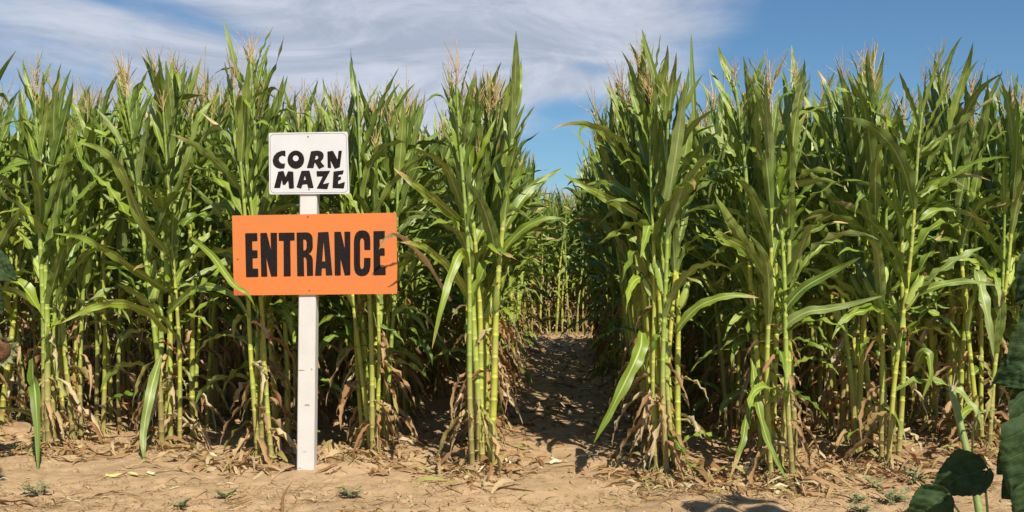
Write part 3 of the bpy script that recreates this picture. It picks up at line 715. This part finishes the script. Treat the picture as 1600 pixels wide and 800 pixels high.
EN = [(355, [(160, 218), (264, 216), (266, 286), (220, 288), (222, 364), (266, 364), (268, 432), (224, 434), (226, 522), (272, 522), (274, 594), (168, 596)], None),
      (355, [(290, 216), (346, 214), (382, 360), (378, 214), (434, 214), (436, 590), (384, 592), (342, 430), (352, 592), (298, 592)], None),
      (355, [(448, 214), (584, 212), (586, 280), (548, 282), (552, 588), (492, 590), (490, 284), (450, 284)], None),
      (355, [(602, 212), (690, 210), (712, 215), (730, 230), (740, 258), (742, 340), (736, 365), (722, 386), (706, 395), (724, 405), (738, 425), (742, 450), (744, 584), (692, 586), (688, 450), (680, 428), (664, 424), (668, 588), (608, 588)], [(660, 272), (680, 274), (688, 290), (688, 345), (678, 365), (662, 366)]),
      (490, [(42, 210), (132, 206), (166, 580), (110, 582), (106, 520), (76, 520), (72, 584), (16, 584)], [(90, 290), (104, 460), (78, 460)]),
      (490, [(182, 206), (238, 204), (272, 350), (268, 204), (320, 204), (320, 580), (272, 582), (236, 440), (238, 582), (186, 582)], None),
      (490, [(492, 362), (440, 362), (438, 280), (428, 262), (412, 262), (404, 285), (404, 500), (412, 525), (426, 525), (436, 505), (438, 430), (494, 430), (492, 505), (484, 545), (468, 570), (445, 584), (415, 588), (385, 580), (365, 560), (354, 530), (350, 480), (350, 290), (356, 245), (370, 215), (392, 198), (425, 192), (455, 198), (476, 216), (488, 245), (492, 290)], None),
      (490, [(518, 200), (616, 198), (616, 268), (572, 270), (574, 346), (614, 346), (616, 412), (576, 412), (578, 506), (624, 506), (624, 578), (520, 580)], None)]
for ox, outl, hole in EN:
    f = lambda pt: L(ox + pt[0] / 5.514, 325 + pt[1] / 5.514)[0::2]
    link('letter', prism([f(p_) for p_ in soften(outl, 3)], -.0175, -.0155, [[f(p_) for p_ in hole]] if hole else []), ob, M_LETTER)
for par, px, py, y in ((ob, 481.8, 339, -.016), (ob, 372.5, 405, -.016), (wb, 483.4, 296.2, -.013), (wb, 482, 214, -.013), (ob, 484, 454, -.016)):
    g = lathe([(.0001, .004), (.004, .0035), (.006, .001), (.006, -.001)], 8); g = xf(g, Matrix.Translation(L(px, py, y)) @ Matrix.Rotation(R(90), 4, 'X'))
    link('screw', mesh_np('screw', *g), par, M_METAL)
r = random.Random(3)
wp = [(367.2, 461.0), (367.0, 453), (370, 449.5), (374, 452), (379, 453.5), (383, 457), (390, 459), (392, 461)]
o = link('worn_corner', prism([L(a, b)[0::2] for a, b in wp], -.0168, -.0155), ob, mat_simple('worn_red_paint', (0.55, 0.10, 0.03), (0.38, 0.09, 0.04), 60, 0.7)); o['label'] = 'reddish worn corner of the orange board'
for px, py, w_, h_ in ((471, 578.5, .055, .011), (487, 577, .014, .02), (480, 633, .045, .018), (476, 706, .03, .006)):   # chips in the paint
    r = random.Random(int(px)); pts = [(L(px, py)[0] + w_ * .5 * math.cos(a) * r.uniform(.6, 1.1), L(px, py)[2] + h_ * .5 * math.sin(a) * r.uniform(.5, 1.2)) for a in np.linspace(0, 6.28, 12)[:-1]]
    link('paint_chip', prism(pts, -.0012, .004), sign, M_SCRAPE)

# ------------------------------------------------------------------ litter and clods
def strips(n, posf, lmin, lmax, wmin, wmax, seed):
    r = np.random.RandomState(seed); Vs, Fs, Us = [], [], []; o = 0
    for i in range(n):
        x, y = posf(r); a = r.rand() * 3.1416 * 2; Ln = lmin + (lmax - lmin) * r.rand() ** 2.2; W_ = wmin + (wmax - wmin) * r.rand() ** 1.5; bend = r.randn() * .8; m_ = 4
        lift = r.rand() ** 2 * .35 * Ln; z0 = 0.003 + r.rand() * .012; tw = r.randn() * .8
        px_, py_ = x, y; vs = []
        for k in range(m_ + 1):
            t = k / m_; aa = a + bend * t; wd = W_ * (.35 + .65 * math.sin(math.pi * min(1, t * .9 + .08))) * .5
            sx_, sy_ = -math.sin(aa) * wd, math.cos(aa) * wd; zt = z0 + lift * math.sin(math.pi * t); dz = math.sin(tw * t * 2) * wd
            vs += [(px_ - sx_, py_ - sy_, zt - dz), (px_ + sx_, py_ + sy_, zt + dz)]; px_ += math.cos(aa) * Ln / m_; py_ += math.sin(aa) * Ln / m_
        Vs += vs; Fs += [(o + 2 * k, o + 2 * k + 1, o + 2 * k + 3, o + 2 * k + 2) for k in range(m_)]; Us += [(k % 2, k // 2 / m_) for k in range(2 * m_ + 2)]; o += 2 * m_ + 2
    V = np.array(Vs); V[:, 2] += ground_h(V[:, 0], V[:, 1]); return V, np.array(Fs), np.array(Us)
def near_rows(r):
    i = r.choice(len(ROWS), p=ROWP); x0, d0 = ROWS[i]
    return x0 + r.randn() * .2, d0 - .05 + (r.randn() * .22 if r.rand() < .55 else r.rand() * 3.0)
ROWP = np.array([.3 if abs(x) > 4.6 else 1.0 + (x > 0) * .8 for x, _ in ROWS]); ROWP /= ROWP.sum()
def front(r): x = r.uniform(-4, 4); return x, 6.2 + r.randn() * .35 + (x > .3) * .35
def pathw(r): return .16 + (r.choice((-1, 1)) * (.55 + r.randn() * .16) if r.rand() < .6 else r.randn() * .35), r.uniform(7, 20.5)
def lower(r): return r.uniform(-3.6, 3.8), 5.55 + r.randn() * .22
lit = join([strips(9500, near_rows, .02, .30, .003, .034, 1), strips(3500, front, .01, .15, .002, .010, 2), strips(1700, pathw, .03, .3, .006, .04, 3), strips(4200, lower, .01, .14, .002, .008, 4)])
tag(link('dry_leaf_litter', mesh_np('litter', *lit, mats=[M_DRY])), label='scattered straw coloured corn leaf litter on the dirt', cat='leaf litter', kind='stuff')
def clods(n, seed):
    r = np.random.RandomState(seed); base_v = np.array([(1, 0, 0), (-1, 0, 0), (0, 1, 0), (0, -1, 0), (0, 0, 1), (.6, .6, .5), (-.6, .6, .5), (-.6, -.6, .5), (.6, -.6, .5)], dtype=float)
    Ft = [(0, 2, 5), (2, 1, 6), (1, 3, 7), (3, 0, 8), (0, 5, 8), (2, 6, 5), (1, 7, 6), (3, 8, 7), (5, 6, 4), (6, 7, 4), (7, 8, 4), (8, 5, 4)]
    Vs, Fs = [], []; o = 0
    for i in range(n):
        if r.rand() < .45: x, y = near_rows(r)
        elif r.rand() < .3: m_ = G(502, 712); x, y = m_.x + .03 + r.randn() * .1, m_.y + .2 + r.randn() * .1
        else: x, y = r.uniform(-4, 4), r.uniform(5.2, 7.6)
        s = .003 + .018 * r.rand() ** 4; v = base_v * s * (1 + .35 * r.randn(9, 3) * .6); a = r.rand() * 6; c_, s_ = math.cos(a), math.sin(a)
        v = np.stack([v[:, 0] * c_ - v[:, 1] * s_ + x, v[:, 0] * s_ + v[:, 1] * c_ + y, v[:, 2] * .8], -1); Vs.append(v); Fs += [tuple(q_ + o for q_ in f_) for f_ in Ft]; o += 9
    V = np.vstack(Vs); V[:, 2] += ground_h(V[:, 0], V[:, 1]) - .001; return V, np.array(Fs)
cl = clods(3000, 8); tag(link('dirt_clods', mesh_np('clods', cl[0], cl[1], None, [M_GROUND], smooth=False)), label='small crumbs and clods of dry earth', cat='clods', kind='stuff')

# larger fallen leaves, each its own thing
def fallen(px, py, L_, W_, ang, label, mat=M_DRY, curl=.5, seed=0, lift=.02, group='fallen corn leaves on the dirt'):
    c = G(px, py); r = random.Random(seed * 13 + int(px)); a = R(ang); p = Vector((0, 0, 0)); pts = []; sd = []; n = 14
    for k in range(n + 1):
        t = k / n; aa = a + curl * (t - .5) * r.uniform(.9, 1.1); pts.append(p.copy()); p = p + Vector((math.cos(aa), math.sin(aa), 0)) * L_ / n
        s = Vector((-math.sin(aa), math.cos(aa), .5 * math.sin(t * 5 + seed))); sd.append(s.normalized())
    mid = pts[n // 2].copy(); pts = [q_ - mid for q_ in pts]
    V, F_, UV = blade(pts, sd, W_, 4, .7, .5, .25, 3, seed)
    gx_, gy_ = V[:, 0] + c.x, V[:, 1] + c.y; z0 = gh(c.x, c.y)
    tt = UV[:, 1]; V[:, 2] += ground_h(gx_, gy_) - z0 + .008 + lift * np.sin(tt * 3.14) ** 2
    V[:, 2] = np.maximum(V[:, 2], ground_h(gx_, gy_) - z0 + .002)
    o = link('fallen_leaf', mesh_np('fallen_leaf', V, F_, UV, [mat]), loc=(c.x, c.y, z0)); return tag(o, label=label, cat='fallen leaf', group=group)
M_PALE = mat_simple('bleached_husk', (0.66, 0.58, 0.42), (0.50, 0.44, 0.26), 30, 0.65, .4)
M_YEL = mat_simple('yellowed_leaf', (0.45, 0.48, 0.12), (0.58, 0.50, 0.20), 25, 0.55, .4)
fallen(205, 748, .36, .028, 5, 'long yellow green leaf blade lying left of the signs', M_YEL, .2, 1, .01)
fallen(268, 744, .34, .03, 12, 'pale bleached leaf continuing the yellow blade on the dirt', M_PALE, .5, 2)
fallen(318, 711, .26, .06, -6, 'whitish green crumpled leaf under the stalks left of the post', M_PALE, .3, 3, .04)
fallen(790, 722, .12, .06, 15, 'small white crumpled husk at the left mouth of the path', M_PALE, .5, 4, .03)
fallen(793, 733, .12, .05, -10, 'grey curled leaf just below the white husk', M_DRY, .8, 5, .02)
fallen(872, 722, .2, .035, 8, 'flat greyish leaf in the middle of the path', M_PALE, .4, 6, .01)
fallen(922, 713, .22, .03, 25, 'pale leaf pointing towards the right hand stalks on the path', M_PALE, .3, 7, .015)
fallen(938, 745, .26, .012, -55, 'thin curved brown strip lying right of the path centre', M_DRY, .9, 8, .01)
fallen(958, 765, .14, .012, -65, 'short pale curl of leaf at the bottom right of the path', M_PALE, .8, 9, .01)
fallen(1030, 700, .24, .06, 40, 'broad curled brown leaf against the foot of the right path stalks', M_DRY, 1.1, 10, .12)
fallen(1062, 705, .22, .05, 25, 'tan leaf tipped up beside the right path stalks', M_DRY, .5, 11, .14)
fallen(1075, 742, .2, .018, -62, 'long straw strip leaning out from the right path stalks', M_DRY, .3, 12, .05)
fallen(1130, 738, .28, .03, 12, 'straw coloured leaf among debris between the right hand rows', M_DRY, .4, 13)
fallen(1238, 764, .30, .045, 3, 'pale bleached leaf lying flat below the second right row', M_PALE, .3, 14, .02)
fallen(1195, 765, .3, .02, -5, 'thin straw strip left of the pale leaf at the right', M_DRY, .3, 15, .01)
fallen(1385, 745, .3, .03, -25, 'tan leaf running down from the third right row', M_DRY, .5, 16, .03)
fallen(1300, 735, .24, .04, -15, 'brown leaf in the debris between the second and third right rows', M_DRY, .5, 17)
fallen(1180, 735, .2, .04, 20, 'light tan leaf at the foot of the second right row', M_PALE, .6, 18)
fallen(268, 722, .28, .055, 35, 'orange brown leaf leaning in the heap left of the post', M_DRY, .5, 19, .07)
fallen(230, 735, .3, .03, 8, 'brown leaf strip at the left of the heap', M_DRY, .3, 20, .03)
fallen(300, 728, .26, .04, 60, 'tan leaf crossing the heap left of the post', M_DRY, .6, 21, .06)
fallen(340, 755, .26, .014, 3, 'thin cream straw lying below the heap', M_PALE, .2, 22, .005)
fallen(592, 742, .16, .05, 0, 'rounded dark brown leaf lying right of the post', M_DRY, .5, 23, .02)
fallen(640, 738, .26, .02, -20, 'brown strip on the dirt right of the post', M_DRY, .4, 24)
fallen(690, 738, .26, .04, -35, 'tan leaf among debris at the foot of the left path stalks', M_DRY, .6, 25, .04)
fallen(756, 735, .16, .02, 60, 'bright tan strip beside the left path stalks', M_PALE, .6, 26, .03)
fallen(175, 774, .34, .03, 6, 'dark straw bundle near the lower left edge', M_DRY, .3, 27, .01)
fallen(30, 790, .4, .035, 4, 'dark brown leaf at the bottom left corner', M_DRY, .2, 28, .02)
fallen(100, 795, .22, .02, 20, 'pale crooked straw at the bottom left', M_PALE, 1.2, 29, .03)
fallen(500, 780, .3, .012, 3, 'thin straw in the centre foreground', M_DRY, .3, 30, .004)
fallen(850, 640, .3, .05, 10, 'greyish leaf in the shade on the path', M_DRY, .5, 31)
fallen(880, 600, .4, .05, -20, 'dark leaf across the shaded path', M_DRY, .5, 32)
fallen(820, 665, .2, .05, 40, 'tan leaf in dappled light at the left path edge', M_DRY, .5, 33)
# forked twig standing in the foreground
c = G(441, 797); tw = empty('forked_twig', (c.x, c.y, gh(c.x, c.y)), 0, label='grey brown forked twig sticking up from the dirt in front of the post', cat='twig')
g = join([tube([(0, 0, -.03), (.0, 0, .05), (.006, 0, .10), (.03, 0, .15), (.06, .0, .19)], [.011, .010, .008, .005, .002], 6), tube([(.0, 0, .08), (-.02, 0, .10), (-.04, 0, .145)], [.005, .004, .002], 5)])
link('twig', mesh_np('twig', *g), tw, M_DRY)

# ------------------------------------------------------------------ weeds
def weed(px, py, size, n, label, seed):
    c = G(px, py); r = random.Random(seed); gs = []; gl = []
    for k in range(n):
        a = r.uniform(0, 6.28); sp = size * r.uniform(.3, 1); h = size * r.uniform(.2, .75)
        p0 = Vector((r.uniform(-.1, .1) * size, r.uniform(-.1, .1) * size, 0)); p2 = Vector((sp * math.cos(a), sp * math.sin(a), h)); p1 = (p0 + p2) / 2 + Vector((0, 0, .25 * h)); gs.append(tube([p0, p1, p2], [.002, .0015, .001], 3))
        for j in range(7):
            t = .25 + .75 * j / 6; q = p0 * (1 - t) ** 2 + p1 * 2 * t * (1 - t) + p2 * t * t; b = a + (1 if j % 2 else -1) * r.uniform(.5, 1.4); ll = r.uniform(.014, .032) * (1 + size)
            d = Vector((math.cos(b), math.sin(b), r.uniform(0, .6))); gl.append(blade([q, q + d * ll * .5, q + d * ll], [Vector((-math.sin(b), math.cos(b), r.uniform(-.3, .3)))] * 3, ll * .8, 2, .2, .1, 0, 1, j))
    e = empty('weed', (c.x, c.y, gh(c.x, c.y)), 0, label=label, cat='weed', group='small weeds on the dirt')
    link('stem', mesh_np('stem', *join(gs)), e, M_BUSH); link('foliage', mesh_np('foliage', *join(gl)), e, M_BUSH)
WEEDS = [(62, 775, .16, 14, 'low leafy green weed at the far left on the dirt'),          (352, 776, .12, 10, 'sparse weed between the heap and the twig'), (280, 792, .1, 9, 'flat weed at the bottom left foreground'), (545, 772, .13, 12, 'grey green weed right of the twig'),
         (1395, 775, .16, 16, 'bushy low weed left of the sunflower'),
         (1365, 760, .1, 10, 'small weed below the third right row'), (1428, 752, .14, 12, 'leafy weed in front of the third right row'), (1440, 795, .12, 12, 'weed beside the lowest sunflower leaf'), (1345, 795, .09, 9, 'flat weed at the bottom right'),
         (22, 700, .2, 12, 'grassy green weed at the foot of the leftmost stalks'), (1340, 778, .09, 9, 'small green weed in straw at the lower right')]
for i, wd in enumerate(WEEDS): weed(wd[0], wd[1], wd[2] * .8, wd[3], wd[4], 40 + i)

# ------------------------------------------------------------------ sunflowers
def heart(Ls, seed=0, cup=.25, droop=.5):
    """sunflower leaf blade, base at origin, grows along +X, upper side +Z"""
    r = random.Random(seed); nt, na = 40, 20; V = []; UV = []
    for i in range(nt + 1):
        t = i / nt
        w = .46 * (min(1, t / .22) ** .5) * (1 - max(0, (t - .25) / .75) ** 1.55) * (1 + .05 * abs(math.sin(t * 38 + seed)) + .02 * math.sin(t * 90)) + .004
        for j in range(na + 1):
            a = (j / na - .5) * 2; back = -.14 * math.exp(-(t / .18) ** 2) * abs(a)
            x = (t + back) * Ls; y = a * w * Ls * (1 + .1 * math.sin(seed)); wob = .025 * math.sin(t * 11 + a * 4 + seed) + .03 * math.sin(a * 9 + seed * 2) * abs(a) + .022 * abs(math.sin((t - abs(a) * w * .55) * 18.85)) + .012 * math.sin(t * 31 + a * 17 + seed)
            z = (cup * abs(a) * w + wob) * Ls; ang = droop * t * 1.1; V.append((x * math.cos(ang * .6) + z * math.sin(ang), y, z * math.cos(ang) - x * math.sin(ang * .75))); UV.append((a * w * 2, t))
    i = np.arange((nt + 1) * (na + 1)).reshape(nt + 1, na + 1); F_ = np.stack([i[:-1, :-1], i[1:, :-1], i[1:, 1:], i[:-1, 1:]], -1).reshape(-1, 4)
    return np.array(V), F_, np.array(UV)
def sun_leaf(e, stem_pt, leaf_pt, dirv, up, Ls, seed, cup=.25, droop=.5, label=None):
    """petiole from stem_pt to leaf_pt, blade pointing along dirv with upper side towards up"""
    x = Vector(dirv).normalized(); z = Vector(up) - x * Vector(up).dot(x); z.normalize(); y = z.cross(x)
    Mx = Matrix(((x.x, y.x, z.x, leaf_pt.x), (x.y, y.y, z.y, leaf_pt.y), (x.z, y.z, z.z, leaf_pt.z), (0, 0, 0, 1))); inv = Matrix.Translation(-e.location)
    o = link('leaf', mesh_np('sunflower_leaf', *xf(heart(Ls, seed, cup, droop), inv @ Mx)), e, M_SUNLEAF)
    if label: o['label'] = label
    m = (stem_pt + leaf_pt) / 2 + Vector((0, 0, .06 * (leaf_pt - stem_pt).length / .2))
    pts = [stem_pt * (1 - t) ** 2 + m * 2 * t * (1 - t) + leaf_pt * t * t for t in np.linspace(0, 1, 8)]
    g = tube([p_ - e.location for p_ in pts], [.006 - .002 * k / 7 for k in range(8)], 6); link('petiole', mesh_np('petiole', *g), o, M_STEM)
def stem(e, pts, r0, r1):
    n = len(pts); g = tube([p_ - e.location for p_ in pts], [r0 + (r1 - r0) * k / (n - 1) for k in range(n)], 12); link('stem', mesh_np('stem', *g), e, M_STEM)
# cut stem and foliage at the right edge
B = P(1556, 880, 4.0); B.z = gh(B.x, B.y) - .03
e1 = empty('sunflower_stump', (B.x, B.y, B.z), 0, label='leaning broken sunflower stem with a frayed top at the lower right', cat='sunflower')
tp = P(1487, 612, 4.35); spts = [B + (tp - B) * t + RT * .03 * math.sin(t * 3.1) for t in np.linspace(0, 1, 10)]
stem(e1, spts, .020, .014)
fr = join([tube([tp - e1.location, tp - e1.location + Vector((math.cos(a) * .03, math.sin(a) * .01, .02 + .03 * (i % 3)))], [.003, .0008], 3) for i, a in enumerate(np.linspace(0, 6, 14))]); link('frayed_fibres', mesh_np('fibres', *fr), e1, M_PALE)
mp = spts[6]; tpt = P(1556, 640, 4.2); g = tube([p_ - e1.location for p_ in (mp, P(1520, 668, 4.2), P(1530, 645, 4.2), tpt)], [.005, .005, .004, .003], 6); link('petiole', mesh_np('petiole', *g), e1, M_STEM)
sun_leaf(e1, spts[1], P(1535, 735, 3.7), -RT + Vector((0, 0, -.25)), Vector((0, 0, .7)) - FW * .7, .20, 3, .2, .6, 'dark leaf at the foot of the broken stem')
sun_leaf(e1, spts[0], P(1475, 775, 3.6), -RT * .8 - Vector((0, 0, .6)), Vector((0, 0, .6)) - FW, .17, 5, .2, .5)
B2 = P(1650, 900, 3.6); B2.z = gh(B2.x, B2.y) - .03
e2 = empty('sunflower', (B2.x, B2.y, B2.z), 0, label='dark leafy sunflower plant rising at the right edge of the view', cat='sunflower')
T2 = P(1680, 80, 3.9); s2 = [B2 + (T2 - B2) * t + RT * .04 * math.sin(t * 4) for t in np.linspace(0, 1, 12)]; stem(e2, s2, .022, .012)
up = Vector((0, 0, 1))
for (sk, lx, ly, ld, dx, dz, ux, Ls, sd, dr) in ((2, 1640, 668, 3.25, -.42, -.85, .9, .27, 1, .3), (4, 1632, 565, 3.45, -.9, -.25, .9, .17, 2, .8), (4, 1640, 600, 3.5, -.55, -.75, .8, .19, 7, .6), (5, 1655, 480, 3.5, -.5, -.8, .8, .24, 4, .5), (6, 1655, 395, 3.6, -.6, -.6, .7, .22, 6, .6),
                                             (3, 1640, 520, 3.45, -.7, -.7, .9, .2, 9, .5), (3, 1660, 620, 3.4, -.3, -1, 1, .34, 8, .3), (7, 1680, 330, 3.6, .8, .0, .5, .26, 12, .6), (9, 1690, 200, 3.6, .6, .0, .3, .26, 13, .6), (2, 1640, 715, 3.3, -.75, -.6, .8, .2, 15, .5), (3, 1610, 690, 3.35, -.6, -.6, 1, .15, 19, .7), (2, 1620, 760, 3.2, -.3, -.9, .9, .16, 23, .6)):
    sun_leaf(e2, s2[sk], P(lx, ly, ld), RT * dx + up * dz - FW * .12, up * .45 - FW * ux, Ls, sd, .22, dr)
# neighbours just out of view: some added to shade the right-hand plant, one shades the lower left corner
def full_sunflower(x, y, H, n, label, seed, head=True, lean=(0, 0), lo=3):
    r = random.Random(seed); e = empty('sunflower', (x, y, gh(x, y) - .02), 0, label=label, cat='sunflower'); b = e.location.copy()
    pts = [b + Vector((lean[0] * t * t, lean[1] * t * t, H * t)) for t in np.linspace(0, 1, 14)]; stem(e, pts, .022, .011)
    for k in range(n):
        i = lo + int(k * (13.4 - lo) / n); a = k * 2.4 + r.uniform(-.3, .3); d = Vector((math.cos(a), math.sin(a), r.uniform(-.3, .1))); p = pts[min(i, 13)]
        sun_leaf(e, p, p + Vector((math.cos(a), math.sin(a), .5)) * r.uniform(.08, .14), d, Vector((0, 0, 1)) + d * .2, r.uniform(.2, .32), seed + k, .25, r.uniform(.5, 1.0))
    return e, pts
def seed_head(e, c, nrm, R_=.1):
    z = Vector(nrm).normalized(); q_ = z.to_track_quat('Z', 'Y').to_matrix().to_4x4(); Mx = Matrix.Translation(c - e.location) @ q_
    disk = lathe([(R_ * .98, -.012), (R_, .0), (R_ * .85, .018), (R_ * .5, .022), (R_ * .2, .016), (.001, .014)], 22); h = link('seed_head', mesh_np('seed_head', *xf(disk, Mx)), e, M_SEED)
    br = [];
    for k in range(26):
        a = k * .2417 * 1.0; rr_ = R_ * .92; d = Vector((math.cos(a), math.sin(a), 0)); br.append(blade([d * rr_ + Vector((0, 0, -.012 - .003 * (k % 2))), d * (rr_ + .03) + Vector((0, 0, .004 + .01 * (k % 3))), d * (rr_ + .06) + Vector((0, 0, .03 * (k % 2)))], [Vector((-d.y, d.x, 0))] * 3, .035, 2, .2, .1, 0, 1, k))
    back = lathe([(R_ * .98, -.012), (R_ * .7, -.03), (R_ * .25, -.05), (.012, -.07)], 22); br.append(back)
    link('bracts', mesh_np('bracts', *xf(join(br), Mx)), h, M_BUSH)
c = P(-95, 800, 7.0); eL, pL = full_sunflower(c.x, c.y, 1.5, 7, 'sunflower with drooping seed head at the left edge', 31, lean=(.12, 0))
seed_head(eL, P(-4, 548, 6.95), -FW * .8 + RT * .5 + Vector((0, 0, -.35)), .085)
g = tube([p_ - eL.location for p_ in (pL[-1], pL[-1] + Vector((.1, -.02, .03)), P(-20, 500, 7.0), P(-14, 535, 7.0))], [.011, .011, .01, .012], 8); link('neck', mesh_np('neck', *g), eL, M_STEM)
sun_leaf(eL, pL[9], P(-25, 405, 6.9), RT * .8 + up * -.5, up * .4 - FW, .26, 17, .2, .3, 'pale green leaf reaching into view')
sun_leaf(eL, pL[7], P(-25, 450, 6.9), RT * .5 + up * -.8, up * .4 - FW, .22, 18, .2, .3)
def C(xc, d): v = FW * d + RT * xc; return v.x, v.y
full_sunflower(*C(-2.78, 4.5), 3.2, 24, 'very tall sunflower outside the left edge of the view', 51, lo=9)
full_sunflower(*C(2.46, 3.8), 3.15, 9, 'tall sunflower outside the right edge, nearest to the corn', 61, lo=8)
full_sunflower(*C(2.45, 2.65), 2.4, 18, 'tall sunflower outside the right edge, added unseen to shade the dark plant', 71)  # this and the next are added out of view to shade the dark plant
full_sunflower(*C(2.95, 2.1), 2.7, 20, 'tallest sunflower outside the right edge, farthest from the corn, added unseen for shade', 81)
